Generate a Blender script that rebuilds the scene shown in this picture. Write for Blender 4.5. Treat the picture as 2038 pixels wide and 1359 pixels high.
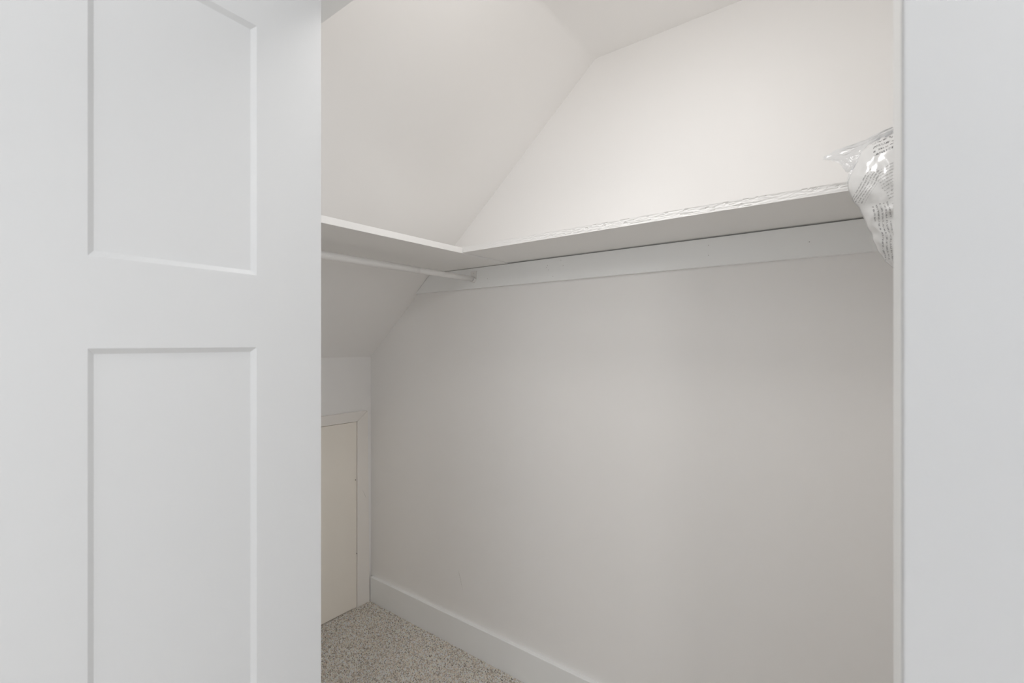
import bpy, bmesh, math, random
import numpy as np
from mathutils import Vector, noise

for o in list(bpy.data.objects):
    bpy.data.objects.remove(o)
SC = bpy.context.scene
COL = SC.collection
random.seed(7)

# ------------------------------------------------------------------ camera
CAM_H = 1.35
cd = bpy.data.cameras.new('camera')
cd.sensor_width = 36.0
cd.lens = 951.0 / 2038.0 * 36.0
cd.shift_y = 3.5 / 2038.0
cd.clip_start = 0.02
cd.dof.use_dof = True
cd.dof.focus_distance = 2.0
cd.dof.aperture_fstop = 6.5
cam = bpy.data.objects.new('camera', cd)
COL.objects.link(cam)
cam.location = (0, 0, CAM_H)
cam.rotation_euler = (math.radians(90), 0, math.radians(37.28))
SC.camera = cam

# ------------------------------------------------------------------ world, added daylight, exposure
SC.view_settings.view_transform = 'Standard'
SC.view_settings.look = 'None'
SC.view_settings.gamma = 1.0
SC.view_settings.exposure = -0.03
SC.view_settings.use_curve_mapping = False
wd = bpy.data.worlds.new('world')
SC.world = wd
wd.use_nodes = True
bg = wd.node_tree.nodes['Background']
bg.inputs[0].default_value = (0.80, 0.88, 1.0, 1)
bg.inputs[1].default_value = 1.0
wd.cycles.sampling_method = 'NONE'     # the area lights added outside the windows carry the daylight

REAR_FILL = 15.0
SIDE_FILL = 33.0
CLOSET_LAMP = 19.2
ROOM_FILL = 45.0
SC.cycles.max_bounces = 11
SC.cycles.diffuse_bounces = 10
SC.cycles.caustics_reflective = False
SC.cycles.caustics_refractive = False

def fill_light(name, loc, rot, sx, sy, power):
    ld = bpy.data.lights.new(name, 'AREA')
    ld.shape = 'RECTANGLE'
    ld.size, ld.size_y = sx, sy
    ld.energy = power
    ld.color = (0.93, 0.965, 1.0)
    o = bpy.data.objects.new(name, ld)
    COL.objects.link(o)
    o.location = loc
    o.rotation_euler = rot
fill_light('rear_window_fill', (1.25, -3.46, 1.45), (math.radians(90), 0, 0), 2.0, 1.5, REAR_FILL)       # added behind the camera to fill the closet, towards +y
fill_light('side_window_fill', (2.66, -0.725, 1.55), (0, math.radians(90), 0), 1.4, 1.65, SIDE_FILL)       # added at the side to brighten knee wall and door leaf, towards -x

# ------------------------------------------------------------------ materials
def mat(name, color, rough=0.5, bump=0.0, bscale=200.0, spec=0.5, vary=0.0, vscale=6.0):
    m = bpy.data.materials.new(name)
    m.use_nodes = True
    nt = m.node_tree
    b = nt.nodes['Principled BSDF']
    b.inputs['Base Color'].default_value = (*color, 1)
    b.inputs['Roughness'].default_value = rough
    b.inputs['Specular IOR Level'].default_value = spec
    tc = nt.nodes.new('ShaderNodeTexCoord')
    if bump:
        n = nt.nodes.new('ShaderNodeTexNoise')
        n.inputs['Scale'].default_value = bscale
        n.inputs['Detail'].default_value = 3
        bp = nt.nodes.new('ShaderNodeBump')
        bp.inputs['Strength'].default_value = bump
        bp.inputs['Distance'].default_value = 0.002
        nt.links.new(tc.outputs['Object'], n.inputs['Vector'])
        nt.links.new(n.outputs['Fac'], bp.inputs['Height'])
        nt.links.new(bp.outputs['Normal'], b.inputs['Normal'])
    if vary:
        n = nt.nodes.new('ShaderNodeTexNoise')
        n.inputs['Scale'].default_value = vscale
        n.inputs['Detail'].default_value = 4
        nt.links.new(tc.outputs['Object'], n.inputs['Vector'])
        mr = nt.nodes.new('ShaderNodeMapRange')
        mr.inputs['To Min'].default_value = 1 - vary
        mr.inputs['To Max'].default_value = 1 + vary
        nt.links.new(n.outputs['Fac'], mr.inputs['Value'])
        mx = nt.nodes.new('ShaderNodeMix')
        mx.data_type = 'RGBA'
        mx.blend_type = 'MULTIPLY'
        mx.inputs[0].default_value = 1
        mx.inputs[6].default_value = (*color, 1)
        nt.links.new(mr.outputs[0], mx.inputs[7])
        nt.links.new(mx.outputs[2], b.inputs['Base Color'])
    return m

M = {}
M['wall'] = mat('wall_paint', (0.905, 0.895, 0.885), 0.55, 0, 1, 0.35)
M['room_wall'] = mat('room_wall_paint', (0.90, 0.90, 0.90), 0.6, 0, 1, 0.3)
M['ceiling'] = mat('ceiling_paint', (0.905, 0.895, 0.885), 0.7, 0, 1, 0.25)
M['board'] = mat('white_board_paint', (0.91, 0.92, 0.92), 0.42, 0, 1, 0.4)
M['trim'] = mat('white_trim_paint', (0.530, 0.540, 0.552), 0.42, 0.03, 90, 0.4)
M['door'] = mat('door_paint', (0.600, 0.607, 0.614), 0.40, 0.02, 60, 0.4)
M['shelf'] = mat('shelf_paint', (0.90, 0.895, 0.885), 0.42, 0.05, 120, 0.4)
M['cream'] = mat('access_panel_paint', (0.93, 0.885, 0.81), 0.5, 0.05, 80, 0.35, 0.02, 5)
M['casing'] = mat('access_casing_paint', (0.90, 0.87, 0.83), 0.45, 0.05, 90, 0.35, 0.015, 8)
M['tube'] = mat('rod_enamel', (0.84, 0.83, 0.82), 0.28, 0, 1, 0.5)
M['nail'] = mat('nail_steel', (0.20, 0.19, 0.18), 0.45)
M['scuff'] = mat('scuff_mark', (0.50, 0.48, 0.46), 0.6)
M['floor'] = mat('carpet_backing', (0.70, 0.65, 0.595), 0.95, 0.6, 400, 0.1, 0.3, 220)
M['metal'] = mat('track_metal', (0.7, 0.7, 0.7), 0.35)
M['metal'].node_tree.nodes['Principled BSDF'].inputs['Metallic'].default_value = 0.8

def mat_emit(name, color, strength):
    m = bpy.data.materials.new(name)
    m.use_nodes = True
    nt = m.node_tree
    b = nt.nodes['Principled BSDF']
    b.inputs['Base Color'].default_value = (0.85, 0.85, 0.84, 1)
    b.inputs['Emission Color'].default_value = (*color, 1)
    b.inputs['Emission Strength'].default_value = strength
    return m

def mat_glass():
    m = bpy.data.materials.new('window_glass')
    m.use_nodes = True
    nt = m.node_tree
    nt.nodes.clear()
    out = nt.nodes.new('ShaderNodeOutputMaterial')
    t = nt.nodes.new('ShaderNodeBsdfTransparent')
    g = nt.nodes.new('ShaderNodeBsdfGlossy')
    g.inputs['Roughness'].default_value = 0.02
    mx = nt.nodes.new('ShaderNodeMixShader')
    mx.inputs[0].default_value = 0.06
    nt.links.new(t.outputs[0], mx.inputs[1])
    nt.links.new(g.outputs[0], mx.inputs[2])
    nt.links.new(mx.outputs[0], out.inputs[0])
    return m
M['glass'] = mat_glass()

def mat_film():
    m = bpy.data.materials.new('clear_plastic_film')
    m.use_nodes = True
    nt = m.node_tree
    nt.nodes.clear()
    out = nt.nodes.new('ShaderNodeOutputMaterial')
    t = nt.nodes.new('ShaderNodeBsdfTransparent')
    t.inputs[0].default_value = (0.92, 0.93, 0.94, 1)
    g = nt.nodes.new('ShaderNodeBsdfGlossy')
    g.inputs['Roughness'].default_value = 0.09
    d = nt.nodes.new('ShaderNodeBsdfDiffuse')
    d.inputs[0].default_value = (0.78, 0.80, 0.83, 1)
    fr = nt.nodes.new('ShaderNodeFresnel')
    fr.inputs['IOR'].default_value = 1.5
    a = nt.nodes.new('ShaderNodeMixShader')
    a.inputs[0].default_value = 0.28
    nt.links.new(t.outputs[0], a.inputs[1])
    nt.links.new(d.outputs[0], a.inputs[2])
    b = nt.nodes.new('ShaderNodeMixShader')
    nt.links.new(fr.outputs[0], b.inputs[0])
    nt.links.new(a.outputs[0], b.inputs[1])
    nt.links.new(g.outputs[0], b.inputs[2])
    nt.links.new(b.outputs[0], out.inputs[0])
    return m
M['film'] = mat_film()

def mat_bag():
    """white plastic with rows of small illegible print (flat print only, on the bag's own UV in metres)"""
    m = bpy.data.materials.new('printed_bag_plastic')
    m.use_nodes = True
    nt = m.node_tree
    N, L = nt.nodes, nt.links
    b = N['Principled BSDF']
    b.inputs['Roughness'].default_value = 0.24
    b.inputs['Specular IOR Level'].default_value = 0.6
    b.inputs['Coat Weight'].default_value = 0.5
    b.inputs['Coat Roughness'].default_value = 0.08
    uv = N.new('ShaderNodeUVMap')
    uv.uv_map = 'UVMap'

    def math_(op, a, c=None, clamp=False):
        n = N.new('ShaderNodeMath')
        n.operation = op
        n.use_clamp = clamp
        for i, x in enumerate((a, c)):
            if x is None:
                continue
            if isinstance(x, (int, float)):
                n.inputs[i].default_value = x
            else:
                L.new(x, n.inputs[i])
        return n.outputs[0]

    def block(cx, cy, w, h, rot, pitch, duty, letter, thr, dark):
        mp = N.new('ShaderNodeMapping')
        mp.vector_type = 'TEXTURE'
        mp.inputs['Location'].default_value = (cx, cy, 0)
        mp.inputs['Rotation'].default_value = (0, 0, math.radians(rot))
        L.new(uv.outputs[0], mp.inputs['Vector'])
        sp = N.new('ShaderNodeSeparateXYZ')
        L.new(mp.outputs[0], sp.inputs[0])
        x, y = sp.outputs[0], sp.outputs[1]
        inx = math_('LESS_THAN', math_('ABSOLUTE', x), w / 2)
        iny = math_('LESS_THAN', math_('ABSOLUTE', y), h / 2)
        rw = math_('DIVIDE', y, pitch)
        row = math_('LESS_THAN', math_('FRACT', rw), duty)
        cb = N.new('ShaderNodeCombineXYZ')
        L.new(math_('MULTIPLY', x, letter), cb.inputs[0])
        L.new(math_('MULTIPLY', math_('FLOOR', rw), 7.31), cb.inputs[1])
        L.new(math_('MULTIPLY', y, letter * 0.6), cb.inputs[2])
        n = N.new('ShaderNodeTexNoise')
        n.inputs['Scale'].default_value = 1.0
        n.inputs['Detail'].default_value = 2
        L.new(cb.outputs[0], n.inputs['Vector'])
        ink = math_('GREATER_THAN', n.outputs['Fac'], thr)
        return math_('MULTIPLY', math_('MULTIPLY', math_('MULTIPLY', inx, iny), math_('MULTIPLY', row, ink)), dark)

    blocks = [
        block(0.070, 0.272, 0.150, 0.034, 8, 0.0085, 0.44, 520, 0.49, 0.80),     # bold heading rows over the top
        block(0.036, 0.196, 0.062, 0.062, 24, 0.0056, 0.38, 700, 0.47, 0.42),    # grey small print
        block(0.092, 0.165, 0.062, 0.100, 24, 0.0056, 0.38, 700, 0.47, 0.38),
        block(0.044, 0.134, 0.034, 0.046, 4, 0.0056, 0.40, 700, 0.47, 0.40),
        block(-0.014, 0.192, 0.060, 0.028, 56, 0.0052, 0.42, 620, 0.46, 0.55),
        block(0.010, 0.140, 0.030, 0.030, 100, 0.0060, 0.42, 620, 0.47, 0.60),
        block(0.018, 0.086, 0.075, 0.022, 98, 0.0058, 0.42, 640, 0.50, 0.62),    # dark columns down the side
        block(0.052, 0.036, 0.036, 0.046, 96, 0.0075, 0.44, 480, 0.47, 0.85),
        block(0.170, 0.090, 0.080, 0.120, 10, 0.0075, 0.38, 560, 0.47, 0.5),
    ]
    ink = blocks[0]
    for k in blocks[1:]:
        ink = math_('MAXIMUM', ink, k)
    mx = N.new('ShaderNodeMix')
    mx.data_type = 'RGBA'
    L.new(ink, mx.inputs[0])
    mx.inputs[6].default_value = (0.76, 0.765, 0.765, 1)
    mx.inputs[7].default_value = (0.09, 0.09, 0.095, 1)
    L.new(mx.outputs[2], b.inputs['Base Color'])
    return m
M['bag'] = mat_bag()

def mat_pile():
    m = bpy.data.materials.new('carpet_pile')
    m.use_nodes = True
    nt = m.node_tree
    b = nt.nodes['Principled BSDF']
    a = nt.nodes.new('ShaderNodeVertexColor')
    a.layer_name = 'tuft'
    nt.links.new(a.outputs[0], b.inputs['Base Color'])
    b.inputs['Roughness'].default_value = 0.95
    b.inputs['Specular IOR Level'].default_value = 0.1
    return m
M['pile'] = mat_pile()

# ------------------------------------------------------------------ helpers
def link(name, me, m=None, parent=None):
    o = bpy.data.objects.new(name, me)
    COL.objects.link(o)
    if m is not None:
        me.materials.append(m)
    if parent is not None:
        o.parent = parent
    return o

def tag(o, label, cat, kind=None, group=None):
    o['label'] = label
    o['category'] = cat
    if kind:
        o['kind'] = kind
    if group:
        o['group'] = group
    return o

def empty(name, loc, rz=0.0):
    o = bpy.data.objects.new(name, None)
    o.empty_display_size = 0.1
    COL.objects.link(o)
    o.location = loc
    o.rotation_euler = (0, 0, rz)
    return o

def bm_box(bm, x0, x1, y0, y1, z0, z1):
    v = [bm.verts.new(p) for p in ((x0, y0, z0), (x1, y0, z0), (x1, y1, z0), (x0, y1, z0),
                                   (x0, y0, z1), (x1, y0, z1), (x1, y1, z1), (x0, y1, z1))]
    for f in ((3, 2, 1, 0), (4, 5, 6, 7), (0, 1, 5, 4), (1, 2, 6, 5), (2, 3, 7, 6), (3, 0, 4, 7)):
        bm.faces.new([v[i] for i in f])

def finish(bm, name, m, parent=None, bevel=0.0, seg=2, smooth=False):
    bmesh.ops.recalc_face_normals(bm, faces=bm.faces)
    if bevel:
        bmesh.ops.bevel(bm, geom=[e for e in bm.edges if len(e.link_faces) == 2 and e.calc_face_angle(0) > 0.5],
                        offset=bevel, segments=seg, profile=0.6, affect='EDGES')
    me = bpy.data.meshes.new(name)
    bm.to_mesh(me)
    bm.free()
    if smooth:
        for p in me.polygons:
            p.use_smooth = True
    return link(name, me, m, parent)

def box(name, r, m, parent=None, bevel=0.0, seg=2):
    bm = bmesh.new()
    bm_box(bm, *r)
    return finish(bm, name, m, parent, bevel, seg)

def boxes(name, rs, m, parent=None, bevel=0.0):
    bm = bmesh.new()
    for r in rs:
        bm_box(bm, *r)
    return finish(bm, name, m, parent, bevel)

def prism(name, poly, axis, a0, a1, m, parent=None, bevel=0.0):
    """extrude a polygon: axis 'y' -> poly in (x,z); axis 'x' -> poly in (y,z)"""
    bm = bmesh.new()
    put = (lambda p, a: (p[0], a, p[1])) if axis == 'y' else (lambda p, a: (a, p[0], p[1]))
    A = [bm.verts.new(put(p, a0)) for p in poly]
    B = [bm.verts.new(put(p, a1)) for p in poly]
    bm.faces.new(A)
    bm.faces.new(B[::-1])
    for i in range(len(poly)):
        j = (i + 1) % len(poly)
        bm.faces.new((A[i], B[i], B[j], A[j]))
    return finish(bm, name, m, parent, bevel)

def tube(name, p0, p1, r, m, parent=None, seg=32, r_in=None):
    p0, p1 = Vector(p0), Vector(p1)
    d = (p1 - p0).normalized()
    u = d.orthogonal().normalized()
    w = d.cross(u)
    bm = bmesh.new()
    rings = []
    prof = [(p0, r - 0.0008), (p0 + d * 0.0008, r), (p1 - d * 0.0008, r), (p1, r - 0.0008)]
    if r_in:
        prof += [(p1, r_in), (p0, r_in)]
    for c, rr in prof:
        rings.append([bm.verts.new(c + (u * math.cos(2 * math.pi * k / seg) + w * math.sin(2 * math.pi * k / seg)) * rr) for k in range(seg)])
    n = len(rings)
    for i in range(n if r_in else n - 1):
        a, b = rings[i], rings[(i + 1) % n]
        for k in range(seg):
            bm.faces.new((a[k], a[(k + 1) % seg], b[(k + 1) % seg], b[k]))
    if not r_in:
        bm.faces.new(rings[0])
        bm.faces.new(rings[-1][::-1])
    o = finish(bm, name, m, parent)
    for p in o.data.polygons:
        p.use_smooth = len(p.vertices) == 4
    return o

# ------------------------------------------------------------------ the closet shell (metres; floor z = 0, camera above the origin)
H = CAM_H
XK = -2.122            # knee wall
YB = 1.557             # long back wall
YF = 0.564             # closet side of the wall with the door opening
YR = 0.3977            # bedroom side of that wall
XR = 0.42              # right end of the closet
ZC = H + 1.028         # flat ceiling
ZK = H - 0.0717        # top of the knee wall
XS = -0.806            # where slope meets flat ceiling
SL = (ZC - ZK) / (XS - XK)
XJ0, XJ1 = -0.962, 0.0129   # faces of the door jambs
ZH = H + 0.68          # underside of the head jamb

def slope_x(z):
    return XK + (z - ZK) / SL

f = box('floor', (-2.3, 2.5, -3.3, 1.7, -0.1, 0.0), M['floor'])
tag(f, 'beige grey carpeted floor of the closet and room', 'floor', 'structure')
o = box('wall_back', (-2.3, XR + 0.1, YB, YB + 0.1, 0, 2.7), M['wall'])
tag(o, 'long pale greige painted closet wall under the shelf', 'wall', 'structure')
WALL_BACK = o
o = box('wall_left', (XK - 0.1, XK, YF - 0.1, YB + 0.05, 0, ZK + 0.02), M['wall'])
tag(o, 'low knee wall above the cream access door', 'wall', 'structure')
o = box('wall_right', (XR, XR + 0.1, YF - 0.05, YB + 0.05, 0, ZC + 0.05), M['wall'])
tag(o, 'short closet end wall behind the right door casing', 'wall', 'structure')
FR = 0.012             # the taped fold between slope and flat ceiling is softly rounded
arc = []
for i in range(9):
    t = i / 8
    a, b, c = (1 - t) ** 2, 2 * t * (1 - t), t * t
    arc.append((XS - FR * a + FR * c, ZC - FR * SL * a))
o = prism('ceiling', [(XK - 0.1, ZK - 0.1 * SL), (XK, ZK)] + arc + [(XR + 0.1, ZC), (XR + 0.1, ZC + 0.15), (XS - 0.05, ZC + 0.15), (XK - 0.1, ZK + 0.12)],
          'y', YF - 0.05, YB + 0.05, M['ceiling'])
tag(o, 'sloping attic ceiling of the closet folding into a flat strip', 'ceiling', 'structure')
# wall with the door opening (rough opening lined by the jambs)
o = boxes('wall_front', [(-2.3, XJ0 - 0.018, YR, YF, 0, 2.6), (XJ1 + 0.018, 2.5, YR, YF, 0, 2.6),
                         (XJ0 - 0.018, XJ1 + 0.018, YR, YF, ZH + 0.018, 2.6)], M['room_wall'])
tag(o, 'white wall around the closet door opening', 'wall', 'structure')
# jamb lining
jl = box('trim_1', (XJ0 - 0.018, XJ0, YR, YF, 0, ZH + 0.018), M['board'], None, 0.0008)
tag(jl, 'white side jamb behind the folded door', 'jamb', 'structure')
jr = box('trim_2', (XJ1, XJ1 + 0.018, YR, YF, 0, ZH + 0.018), M['board'], None, 0.0008)
tag(jr, 'white side jamb at the right edge of the opening', 'jamb', 'structure')
jh = box('trim_3', (XJ0, XJ1, YR - 0.0005, YF, ZH, ZH + 0.018), M['board'], None, 0.0015)
tag(jh, 'white head jamb across the top of the opening', 'jamb', 'structure')
# casing on the bedroom side
YCF = 0.3827
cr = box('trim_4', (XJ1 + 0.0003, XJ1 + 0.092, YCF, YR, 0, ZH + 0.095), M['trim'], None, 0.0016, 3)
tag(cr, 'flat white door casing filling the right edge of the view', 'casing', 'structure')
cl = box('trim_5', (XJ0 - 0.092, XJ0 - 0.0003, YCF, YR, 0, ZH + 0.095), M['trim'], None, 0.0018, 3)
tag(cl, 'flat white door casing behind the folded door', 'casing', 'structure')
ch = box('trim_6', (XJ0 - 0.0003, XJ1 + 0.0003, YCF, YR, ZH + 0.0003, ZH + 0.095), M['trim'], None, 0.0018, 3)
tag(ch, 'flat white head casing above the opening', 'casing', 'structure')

# baseboard on the long wall: board with an eased top edge
YBB = 1.5400
o = prism('baseboard_back', [(YBB, 0), (YBB, 0.1268), (YBB + 0.0008, 0.1280), (YBB + 0.002, 0.1285), (YB, 0.1285), (YB, 0)],
          'x', -2.1045, XR, M['board'])
tag(o, 'tall flat white baseboard along the greige wall', 'baseboard', 'structure')
o = prism('baseboard_right', [(XR - 0.0145, 0), (XR - 0.0145, 0.1245), (XR - 0.0125, 0.128), (XR, 0.128), (XR, 0)], 'y', YF, YBB, M['board'])
tag(o, 'flat white baseboard on the closet end wall', 'baseboard', 'structure')

# ------------------------------------------------------------------ bedroom around the camera (unseen; windows and pendant added to light the closet)
def tagged(name, r, m, label, cat):
    return tag(box(name, r, m), label, cat, 'structure')
tagged('wall_room_left', (-2.4, -2.3, -3.3, YR, 0, 2.6), M['room_wall'], 'white bedroom wall behind the folded door', 'wall')
RX0, RX1, RZ0, RZ1 = 0.25, 2.25, 0.7, 2.2
o = boxes('wall_room_rear', [(-2.4, RX0, -3.4, -3.3, 0, 2.6), (RX1, 2.6, -3.4, -3.3, 0, 2.6), (RX0, RX1, -3.4, -3.3, 0, RZ0), (RX0, RX1, -3.4, -3.3, RZ1, 2.6)], M['room_wall'])
tag(o, 'white bedroom wall with an added wide window, behind the camera', 'wall', 'structure')
WY0, WY1, WZ0, WZ1 = -1.55, 0.10, 0.85, 2.25
o = boxes('wall_room_right', [(2.5, 2.6, -3.3, WY0, 0, 2.6), (2.5, 2.6, WY1, YR, 0, 2.6), (2.5, 2.6, WY0, WY1, 0, WZ0), (2.5, 2.6, WY0, WY1, WZ1, 2.6)], M['room_wall'])
tag(o, 'white bedroom side wall with an added window, out of view', 'wall', 'structure')
tagged('ceiling_room', (-2.4, 2.6, -3.4, YF - 0.06, 2.5, 2.6), M['room_wall'], 'white flat bedroom ceiling', 'ceiling')
w = boxes('added_window_1', [(2.52, 2.58, WY0, WY1, WZ0, WZ0 + 0.05), (2.52, 2.58, WY0, WY1, WZ1 - 0.05, WZ1), (2.52, 2.58, WY0, WY0 + 0.05, WZ0 + 0.05, WZ1 - 0.05),
                       (2.52, 2.58, WY1 - 0.05, WY1, WZ0 + 0.05, WZ1 - 0.05)], M['trim'])
tag(w, 'white framed window added to the right of the camera for fill light', 'window', 'structure')
w2 = boxes('added_window_2', [(RX0, RX1, -3.38, -3.32, RZ0, RZ0 + 0.05), (RX0, RX1, -3.38, -3.32, RZ1 - 0.05, RZ1), (RX0, RX0 + 0.05, -3.38, -3.32, RZ0 + 0.05, RZ1 - 0.05),
                        (RX1 - 0.05, RX1, -3.38, -3.32, RZ0 + 0.05, RZ1 - 0.05)], M['trim'])
tag(w2, 'white framed wide window added behind the camera for fill light', 'window', 'structure')
box('pane', (RX0 + 0.05, RX1 - 0.05, -3.352, -3.348, RZ0 + 0.05, RZ1 - 0.05), M['glass'], w2)
box('pane', (2.548, 2.552, WY0 + 0.05, WY1 - 0.05, WZ0 + 0.05, WZ1 - 0.05), M['glass'], w)

# ------------------------------------------------------------------ lamps
def ceiling_lamp(loc, label, emit, r=0.14):
    t = empty('ceiling_lamp', loc)
    tag(t, label, 'lamp')
    tube('lamp_base', (0, 0, -0.018), (0, 0, 0), r + 0.012, M['trim'], t, 48)
    bm = bmesh.new()
    seg, rings = 24, 4
    prev = None
    for i in range(rings + 1):
        a = i / rings * math.pi / 2
        rr, z = r * math.cos(a), -0.018 - 0.032 * math.sin(a)
        if i == rings:
            c = bm.verts.new((0, 0, z))
            for k in range(seg):
                bm.faces.new((prev[k], c, prev[(k + 1) % seg]))
            break
        ring = [bm.verts.new((rr * math.cos(2 * math.pi * k / seg), rr * math.sin(2 * math.pi * k / seg), z)) for k in range(seg)]
        if prev:
            for k in range(seg):
                bm.faces.new((prev[k], ring[k], ring[(k + 1) % seg], prev[(k + 1) % seg]))
        prev = ring
    finish(bm, 'diffuser', emit, t, smooth=True)
    return t
ceiling_lamp((-0.42, 0.82, ZC), 'round flush lamp on the closet ceiling above the doorway', mat_emit('closet_lamp_glow', (1.0, 0.98, 0.96), CLOSET_LAMP))
def fill_globe(loc, label, emit, r=0.10):  # unseen pendant, added to send light through the doorway
    t = empty('fill_globe', loc)
    tag(t, label, 'lamp')
    tube('lamp_base', (0, 0, -0.02), (0, 0, 0), 0.07, M['trim'], t, 32)
    tube('stem', (0, 0, -0.25), (0, 0, -0.02), 0.008, M['metal'], t, 16)
    bm = bmesh.new()
    bmesh.ops.create_uvsphere(bm, u_segments=20, v_segments=12, radius=r)
    bmesh.ops.translate(bm, verts=bm.verts, vec=(0, 0, -0.24 - r))
    finish(bm, 'fill_sphere', emit, t, smooth=True)
fill_globe((0.55, -0.8, 2.5), 'white globe pendant added unseen behind the camera to light the closet', mat_emit('room_fill_glow', (1.0, 0.985, 0.96), ROOM_FILL))

# ------------------------------------------------------------------ bifold door folded open on the left
LW, LT = 0.4355, 0.035
LZ0, LZ1 = 0.015, H + 0.655
PANELS = [(0.22, H - 0.0063), (H + 0.1072, H + 0.5008)]   # panel openings in z
ST, BV, DP = 0.1145, 0.0072, 0.0054

def make_leaf(parent, loc, label):
    """a leaf along local -y from its guide edge at y = 0; face at x = 0 looks to +x, thickness to -x"""
    bm = bmesh.new()
    for side in (0, 1):
        X = (lambda d: -d) if side == 0 else (lambda d: -LT + d)
        ys = [0, -ST, -LW + ST, -LW]
        zs = [LZ0, PANELS[0][0], PANELS[0][1], PANELS[1][0], PANELS[1][1], LZ1]
        for i in range(3):
            for k in range(5):
                y0, y1, z0, z1 = ys[i], ys[i + 1], zs[k], zs[k + 1]
                if i == 1 and k in (1, 3):
                    out = [(y0, z0), (y1, z0), (y1, z1), (y0, z1)]
                    inn = [(y0 - BV, z0 + BV), (y1 + BV, z0 + BV), (y1 + BV, z1 - BV), (y0 - BV, z1 - BV)]
                    for a in range(4):
                        b = (a + 1) % 4
                        bm.faces.new([bm.verts.new(p) for p in ((X(0), *out[a]), (X(0), *out[b]), (X(DP), *inn[b]), (X(DP), *inn[a]))])
                else:
                    bm.faces.new([bm.verts.new((X(0), *p)) for p in ((y0, z0), (y1, z0), (y1, z1), (y0, z1))])
    for i in range(4):      # rim
        c = [(0, LZ0), (-LW, LZ0), (-LW, LZ1), (0, LZ1)]
        a, b = c[i], c[(i + 1) % 4]
        bm.faces.new([bm.verts.new(p) for p in ((0, *a), (0, *b), (-LT, *b), (-LT, *a))])
    bmesh.ops.remove_doubles(bm, verts=bm.verts, dist=1e-5)
    bmesh.ops.recalc_face_normals(bm, faces=bm.faces)
    rim = [e for e in bm.edges if len(e.link_faces) == 2 and e.calc_face_angle(0) > 1.4]
    bmesh.ops.bevel(bm, geom=rim, offset=0.0016, segments=2, affect='EDGES')
    leaf = finish(bm, 'door_leaf', M['door'], parent)
    leaf.location = loc
    for (z0, z1) in PANELS:     # flat recessed panels, seen from both sides
        box('panel', (-LT + DP, -DP, -LW + ST + BV - 0.001, -ST - BV + 0.001, z0 + BV - 0.001, z1 - BV + 0.001), M['door'], leaf)
    return leaf

GX, GY = -0.7851, 0.4706
ang = math.atan2(0.0627, 0.998)
door = empty('door_1', (GX, GY, 0), ang)
tag(door, 'white two panel bifold door folded open at the left', 'door', 'structure')
l1 = make_leaf(door, (0, 0, 0), None)
l2 = make_leaf(door, (-LT - 0.004, 0, 0), None)
for z in (0.25, 1.0, 1.78):
    tube('hinge', (-LT - 0.002, -LW - 0.004, z), (-LT - 0.002, -LW - 0.004, z + 0.075), 0.0045, M['metal'], door, 12)
tube('guide_pin', (-0.018, -0.03, LZ1), (-0.018, -0.03, LZ1 + 0.018), 0.004, M['metal'], door, 12)
tr = boxes('door_track', [(XJ0, -0.6, 0.438, 0.464, ZH - 0.004, ZH), ], M['metal'], door)
tr.matrix_parent_inverse = door.matrix_world.inverted()
bpy.context.view_layer.update()
tr.matrix_parent_inverse = door.matrix_world.inverted()

# ------------------------------------------------------------------ access door in the knee wall
ad = empty('door_2', (XK, 1.2, 0))
tag(ad, 'small cream access door in the low knee wall', 'door', 'structure')
AX = 0.017            # casing stands proud of the wall (local x)
yo1, yi1 = 1.524 - 1.2, 1.4635 - 1.2
yo0, yi0 = -0.52, -0.46
zt, zi = H - 0.3503, H - 0.3985
def casing_piece(poly):     # poly in (y,z)
    return prism('casing', poly, 'x', 0, AX, M['casing'], ad, 0.0012)
g = 0.0006
casing_piece([(yi1, 0), (yo1 + 0.014, 0), (yo1 + 0.001, zt - g), (yi1, zi - g)])
casing_piece([(yi1 - g, zi), (yo1 - g, zt), (yo0 + g, zt), (yi0 + g, zi)])
casing_piece([(yi0, 0), (yo0, 0), (yo0, zt - g), (yi0, zi - g)])
box('stop', (0, 0.0095, yi1 - 0.0215, yi1 - 0.001, 0, zi - 0.001), M['casing'], ad, 0.0008)
pn = box('access_panel', (0, 0.0125, yi0 + 0.001, yi1 - 0.0045, 0.004, zi - 0.0025), M['cream'], ad, 0.001)
for (yy, zz) in ((1.4526 - 1.2, H - 0.6953), (1.4610 - 1.2, H - 1.0726)):
    tube('nail', (0.0124, yy, zz), (0.0158, yy + 0.001, zz - 0.001), 0.0026, M['nail'], pn, 12)

# ------------------------------------------------------------------ cleat, shelves, rod
YC = 1.538
ZS = H + 0.3235         # top of cleat / underside of shelf
ZCB = H + 0.2362
cleat = prism('shelf_cleat', [(slope_x(ZCB) + 0.002, ZCB), (XR, ZCB), (XR, ZS), (slope_x(ZS) + 0.002, ZS)], 'y', YC, YB, M['board'], None, 0.0018)
tag(cleat, 'white board cleat screwed to the wall under the long shelf', 'cleat')
def at_cleat(u, v):
    a = (u - 1019) / 951
    rx, ry, rz = 0.7956 * a - 0.6058, 0.6058 * a + 0.7956, (683 - v) / 951
    return rx * YC / ry, H + rz * YC / ry
for (x, z) in [(-1.30, 1.622), (-0.995, 1.630), (-1.005, 1.640), (-1.0, 1.648), (-0.93, 1.641), (-0.94, 1.662), (-0.975, 1.604), (-0.41, 1.652), (-0.41, 1.621), (-0.145, 1.628)]:
    tube('nail', (x, YC + 0.0005, z), (x, YC - 0.0004, z), 0.0013, M['scuff'] if x != -0.145 else M['nail'], cleat, 10)

TH = 0.0205
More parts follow.
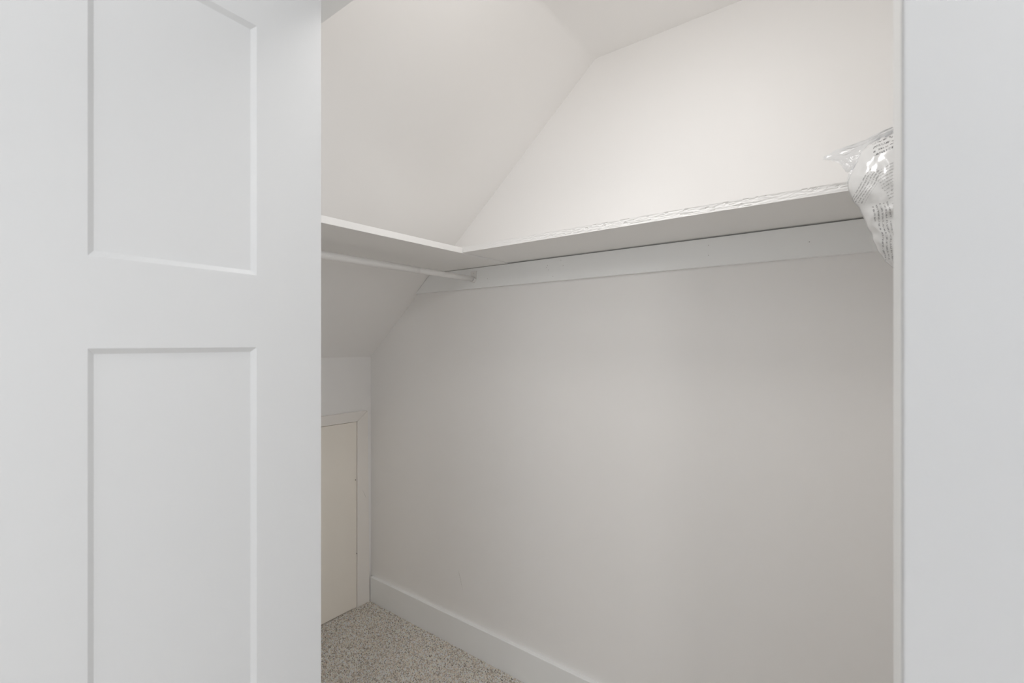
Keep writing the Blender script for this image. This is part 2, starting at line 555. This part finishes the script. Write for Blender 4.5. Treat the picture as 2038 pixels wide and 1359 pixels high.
# left shelf: runs from the front wall to the long wall, back edge cut to the sloping ceiling
zb, zt2 = ZS + 0.0014, ZS + 0.0014 + TH
XLF = -1.1885
s1 = prism('closet_shelf', [(slope_x(zb) + 0.002, zb), (XLF, zb), (XLF, zt2), (slope_x(zt2) + 0.002, zt2)], 'y', YF, YB - 0.001, M['shelf'], None, 0.0009)
tag(s1, 'short white shelf board under the sloping ceiling, above the rod', 'shelf')

# long right shelf with a rough, chipped front edge
def long_shelf():
    x0, x1 = XLF + 0.0018, XR
    zb, zt = ZS + 0.0042, ZS + 0.0042 + TH
    nx, nz = 760, 9
    bm = bmesh.new()
    def yfront(x):
        return 1.2665 - 0.0125 * min(1, max(0, (x + 1.19) / 0.8))
    grid = []
    for i in range(nx + 1):
        x = x0 + (x1 - x0) * i / nx
        k = min(1.0, max(0.0, (x + 1.12) / 0.5))
        amp = 0.0002 + 0.0022 * k
        colv = []
        for j in range(nz + 1):
            t = j / nz
            z = zb + (zt - zb) * t
            n = noise.fractal(Vector((x * 22, z * 330, 1.7)), 1.0, 2.0, 4)
            n2 = noise.noise(Vector((x * 60, z * 160, 9.1)))
            d = amp * (abs(n) ** 0.8 * 0.9 + (0.8 if n2 > 0.33 else 0) * k)
            w = min(1, t * 6, (1 - t) * 6)
            if j == nz:
                d = amp * 0.25 * max(0, noise.noise(Vector((x * 40, 3, 5))))
            colv.append(bm.verts.new((x, yfront(x) + d * (0.15 + 0.85 * w), z)))
        grid.append(colv)
    for i in range(nx):
        for j in range(nz):
            bm.faces.new((grid[i][j], grid[i + 1][j], grid[i + 1][j + 1], grid[i][j + 1]))
    yb = YB - 0.0004
    bot = [bm.verts.new((x0, yb, zb)), bm.verts.new((x1, yb, zb))]
    top = [bm.verts.new((x0, yb, zt)), bm.verts.new((x1, yb, zt))]
    bm.faces.new([grid[i][0] for i in range(nx, -1, -1)] + [bot[0], bot[1]])
    bm.faces.new([grid[i][nz] for i in range(nx + 1)] + [top[1], top[0]])
    bm.faces.new((bot[1], bot[0], top[0], top[1]))
    bm.faces.new([grid[0][j] for j in range(nz + 1)] + [top[0], bot[0]])
    bm.faces.new([grid[nx][j] for j in range(nz, -1, -1)] + [bot[1], top[1]])
    return finish(bm, 'closet_shelf', M['shelf'])
s2 = long_shelf()
tag(s2, 'long white shelf board with a rough chipped front edge, holding the bag', 'shelf')

# telescoping hanging rod
RX, RZ = -1.3776, H + 0.2760
rod = empty('closet_rod', (RX, YC, RZ))
tag(rod, 'white telescoping hanging rod under the short shelf', 'rod')
tube('outer_tube', (0, YF - YC + 0.004, 0), (0, 1.2253 - YC, 0), 0.0125, M['tube'], rod, 40, 0.0115)
tube('inner_tube', (0, 1.10 - YC, 0), (0, -0.004, 0), 0.0109, M['tube'], rod, 40)
def bracket(y, s):
    """plate with a screw and a U-shaped cup holding the rod end; s = direction from plate into the closet"""
    bm = bmesh.new()
    n = 20
    pts = [(-0.0165, 0.034), (-0.0165, 0.0)] + [(0.0165 * math.cos(math.pi + math.pi * k / n), 0.0165 * math.sin(math.pi + math.pi * k / n)) for k in range(1, n)] + [(0.0165, 0.0), (0.0165, 0.034)]
    A = [bm.verts.new((p[0], y, p[1])) for p in pts]
    B = [bm.verts.new((p[0], y + s * 0.0025, p[1])) for p in pts]
    bm.faces.new(A); bm.faces.new(B[::-1])
    for i in range(len(pts)):
        j = (i + 1) % len(pts)
        bm.faces.new((A[i], B[i], B[j], A[j]))
    pl = finish(bm, 'bracket', M['tube'], rod, 0.0006)
    bm = bmesh.new()
    ring = []
    for k in range(n + 1):
        a = math.pi + math.pi * k / n
        for rr in (0.0118, 0.0150):
            for yy in (y + s * 0.0025, y + s * 0.014):
                ring.append(bm.verts.new((rr * math.cos(a), yy, rr * math.sin(a))))
    for k in range(n):
        a, b = ring[4 * k:4 * k + 4], ring[4 * k + 4:4 * k + 8]
        for i, j in ((0, 1), (1, 3), (3, 2), (2, 0)):
            bm.faces.new((a[i], a[j], b[j], b[i]))
    bm.faces.new((ring[0], ring[1], ring[3], ring[2]))
    bm.faces.new([ring[4 * n + q] for q in (2, 3, 1, 0)])
    finish(bm, 'cup', M['tube'], pl)
    tube('screw', (0.002, y + s * 0.0024, 0.025), (0.002, y + s * 0.004, 0.025), 0.0016, M['scuff'], pl, 12)
bracket(0.0, -1)
bracket(YF - YC, 1)

# ------------------------------------------------------------------ plastic bag slumped over the shelf edge
def catmull(P, t):
    n = len(P) - 1
    x = min(max(t, 0), 1) * n
    i = min(int(x), n - 1)
    u = x - i
    p0, p1, p2, p3 = P[max(i - 1, 0)], P[i], P[i + 1], P[min(i + 2, n)]
    return tuple(0.5 * ((2 * b) + (c - a) * u + (2 * a - 5 * b + 4 * c - d) * u * u + (3 * b - a - 3 * c + d) * u ** 3) for a, b, c, d in zip(p0, p1, p2, p3))

bag = empty('plastic_bag', (0.12, 1.25, ZS + TH))
tag(bag, 'crumpled white printed plastic bag slumped over the long shelf end', 'bag')
# mid curve: y, z (above camera height), left outline x, half thickness
KEYS = [(1.505, 0.362, 0.000, 0.010), (1.440, 0.388, -0.012, 0.038), (1.360, 0.404, -0.022, 0.053), (1.290, 0.408, -0.022, 0.053), (1.226, 0.385, -0.029, 0.036),
        (1.204, 0.322, -0.046, 0.036), (1.200, 0.262, -0.022, 0.038), (1.205, 0.205, -0.004, 0.034), (1.214, 0.158, 0.020, 0.022), (1.222, 0.120, 0.062, 0.008)]
XM = 0.125
def bag_mesh():
    ns, nr = 120, 110
    L = [0.0]
    C = [catmull(KEYS, i / ns) for i in range(ns + 1)]
    for i in range(ns):
        L.append(L[-1] + math.hypot(C[i + 1][0] - C[i][0], C[i + 1][1] - C[i][1]))
    tot = L[-1]
    bm = bmesh.new()
    uvl = bm.loops.layers.uv.new('UVMap')
    def pt(i, j, side):
        y, z, xl, ht = C[i]
        a, b = C[max(i - 1, 0)], C[min(i + 1, ns)]
        ty, tz = b[0] - a[0], b[1] - a[1]
        l = math.hypot(ty, tz)
        ny, nz = tz / l, -ty / l           # outward (up, then to the room) for the direction of travel
        r = -1 + 2 * j / nr
        x = XM + (XM - xl) * r
        th = ht * max(0.0, 1 - abs(r) ** 2.6) ** 0.55
        q = Vector((x * 22, i / ns * 9, side * 3.1))
        if side > 0:
            n = (1 - abs(noise.noise(q)) * 2) * 0.5 + (1 - abs(noise.noise(q * 2.3 + Vector((4, 1, 0)))) * 2) * 0.28 + noise.noise(q * 5.1) * 0.10
            th = th * (0.88 + 0.26 * n) + 0.008 * (n - 0.3) * (1 - abs(r) ** 4)
        edge = 0.0
        if j in (0, nr):
            th = 0
        zo = 0.004 * noise.noise(Vector((i * 0.13, r * 2, 2.2))) * (1 if i > 55 else 0)
        return Vector((x + 0.003 * noise.noise(Vector((i * 0.25, 8.0, r * 3))), y + side * ny * th, H + z + side * nz * th + zo)), Vector((x, tot - L[i]))
    G = {}
    for side in (1, -1):
        for i in range(ns + 1):
            for j in range(nr + 1):
                if side < 0 and (j in (0, nr) or i in (0, ns)):
                    G[side, i, j] = G[1, i, j]
                    continue
                p, uv = pt(i, j, side)
                G[side, i, j] = (bm.verts.new(p - bag_loc), uv)
        for i in range(ns):
            for j in range(nr):
                q = [G[side, i, j], G[side, i + 1, j], G[side, i + 1, j + 1], G[side, i, j + 1]]
                if side < 0:
                    q = q[::-1]
                try:
                    fc = bm.faces.new([x[0] for x in q])
                except ValueError:
                    continue
                fc.smooth = True
                for lp, x in zip(fc.loops, q):
                    lp[uvl].uv = x[1]
    me = bpy.data.meshes.new('bag_body')
    bm.to_mesh(me)
    bm.free()
    return me
bag_loc = Vector(bag.location)
body = link('bag_body', bag_mesh(), M['bag'], bag)

def film_sheet(name, inner, outer, seed, ns=70, nr=34, amp=0.006):
    bm = bmesh.new()
    rows = []
    for i in range(ns + 1):
        a, b = Vector(catmull(inner, i / ns)), Vector(catmull(outer, i / ns))
        row = []
        for j in range(nr + 1):
            t = j / nr
            p = a.lerp(b, t)
            q = Vector((i / ns * 6 + t * 1.5, t * 2.2 - i / ns, seed))
            n = (1 - 2 * abs(noise.noise(q))) * 0.6 + (1 - 2 * abs(noise.noise(q * 2.4))) * 0.5 + noise.noise(q * 6) * 0.1
            w = min(1, t * 4)
            p = p + Vector((0.1, -0.75, 0.65)) * (amp * n * w)
            row.append(bm.verts.new(Vector((p.x, p.y, p.z + H)) - bag_loc))
        rows.append(row)
    for i in range(ns):
        for j in range(nr):
            fc = bm.faces.new((rows[i][j], rows[i + 1][j], rows[i + 1][j + 1], rows[i][j + 1]))
            fc.smooth = True
    me = bpy.data.meshes.new(name)
    bm.to_mesh(me)
    bm.free()
    return link(name, me, M['film'], bag)
film_sheet('clear_flap',
           [(-0.022, 1.208, 0.352), (-0.012, 1.212, 0.372), (0.004, 1.222, 0.398), (0.030, 1.246, 0.432), (0.075, 1.275, 0.452)],
           [(-0.050, 1.212, 0.354), (-0.060, 1.218, 0.374), (-0.091, 1.246, 0.404), (-0.040, 1.262, 0.424), (0.012, 1.285, 0.447), (0.070, 1.310, 0.472)], 2.3)
film_sheet('clear_flap',
           [(-0.030, 1.200, 0.320), (-0.020, 1.200, 0.345), (0.000, 1.205, 0.365)],
           [(-0.047, 1.206, 0.328), (-0.044, 1.205, 0.350), (-0.030, 1.208, 0.372)], 8.3, 30, 14, 0.002)

# ------------------------------------------------------------------ carpet pile (uncountable tufts)
def carpet():
    rng = np.random.default_rng(3)
    sp = 0.0042
    xs = np.arange(-2.102, XR - 0.018, sp)
    ys = np.arange(YF + 0.004, YBB - 0.002, sp)
    X, Y = np.meshgrid(xs, ys)
    X, Y = X.ravel(), Y.ravel()
    n = len(X)
    X = X + rng.uniform(-0.002, 0.002, n)
    Y = Y + rng.uniform(-0.002, 0.002, n)
    h = rng.uniform(0.0032, 0.0062, n)
    r = rng.uniform(0.0026, 0.0036, n)
    a0 = rng.uniform(0, 2 * np.pi, n)
    lx, ly = rng.normal(0, 0.0022, n), rng.normal(0, 0.0022, n)
    # wide vacuum stripes lean the pile one way or the other
    st = np.sign(np.sin((X * 0.9 + Y * 0.45) * 2 * np.pi / 0.34))
    lx += 0.0016 * st
    V = np.zeros((n, 7, 3))
    for k in range(3):
        a = a0 + k * 2 * np.pi / 3
        V[:, k] = np.stack([X + r * np.cos(a), Y + r * np.sin(a), np.zeros(n)], 1)
        V[:, 3 + k] = np.stack([X + lx * 0.6 + r * 0.85 * np.cos(a + 0.5), Y + ly * 0.6 + r * 0.85 * np.sin(a + 0.5), h * 0.7], 1)
    V[:, 6] = np.stack([X + lx, Y + ly, h], 1)
    F = []
    for k in range(3):
        j = (k + 1) % 3
        F += [(k, j, 3 + j), (k, 3 + j, 3 + k), (3 + k, 3 + j, 6)]
    F = np.array(F)
    T = (np.arange(n)[:, None, None] * 7 + F[None]).reshape(-1, 3)
    me = bpy.data.meshes.new('carpet_pile')
    me.vertices.add(n * 7)
    me.vertices.foreach_set('co', V.reshape(-1).astype(np.float32))
    nt = len(T)
    me.loops.add(nt * 3)
    me.loops.foreach_set('vertex_index', T.reshape(-1).astype(np.int32))
    me.polygons.add(nt)
    me.polygons.foreach_set('loop_start', np.arange(0, nt * 3, 3, dtype=np.int32))
    me.polygons.foreach_set('loop_total', np.full(nt, 3, dtype=np.int32))
    me.update(calc_edges=True)
    c = np.clip(rng.normal(1.0, 0.30, n), 0.35, 1.6)
    base = np.array([0.93, 0.84, 0.745])
    colr = np.ones((n, 7, 4), dtype=np.float32)
    colr[:, :, :3] = np.clip(base[None, None] * c[:, None, None], 0, 0.95)
    at = me.color_attributes.new('tuft', 'FLOAT_COLOR', 'POINT')
    at.data.foreach_set('color', colr.reshape(-1))
    o = link('carpet_pile', me, M['pile'])
    o['kind'] = 'stuff'
    o['label'] = 'short flecked beige grey carpet pile on the closet floor'
    o['category'] = 'carpet'
    return o
carpet()

# small scuff on the long wall and a scratch on the access door casing (thin raised marks in the paint)
def mark(name, pts, w, m, parent, axis):
    """a thin raised paint run along pts; axis = thickness direction"""
    cu = bpy.data.curves.new(name, 'CURVE')
    cu.dimensions = '3D'
    cu.bevel_depth = w
    cu.bevel_resolution = 1
    sp = cu.splines.new('POLY')
    sp.points.add(len(pts) - 1)
    for p, q in zip(sp.points, pts):
        p.co = (*q, 1)
        p.radius = 1.0
    sp.points[0].radius = sp.points[-1].radius = 0.2
    o = bpy.data.objects.new(name, cu)
    COL.objects.link(o)
    cu.materials.append(m)
    o.parent = parent
    return o
mark('scuff', [(-1.49 + 0.03 * t, YB, 0.335 - 0.055 * t - 0.03 * t * t) for t in (0, .25, .5, .75, 1)], 0.0005, M['scuff'], WALL_BACK, 'y')
mark('scratch', [(AX, 0.295 + 0.022 * t, H - 0.76 - 0.045 * t) for t in (0, .3, .4, .7, 1)], 0.0006, M['scuff'], ad, 'x')
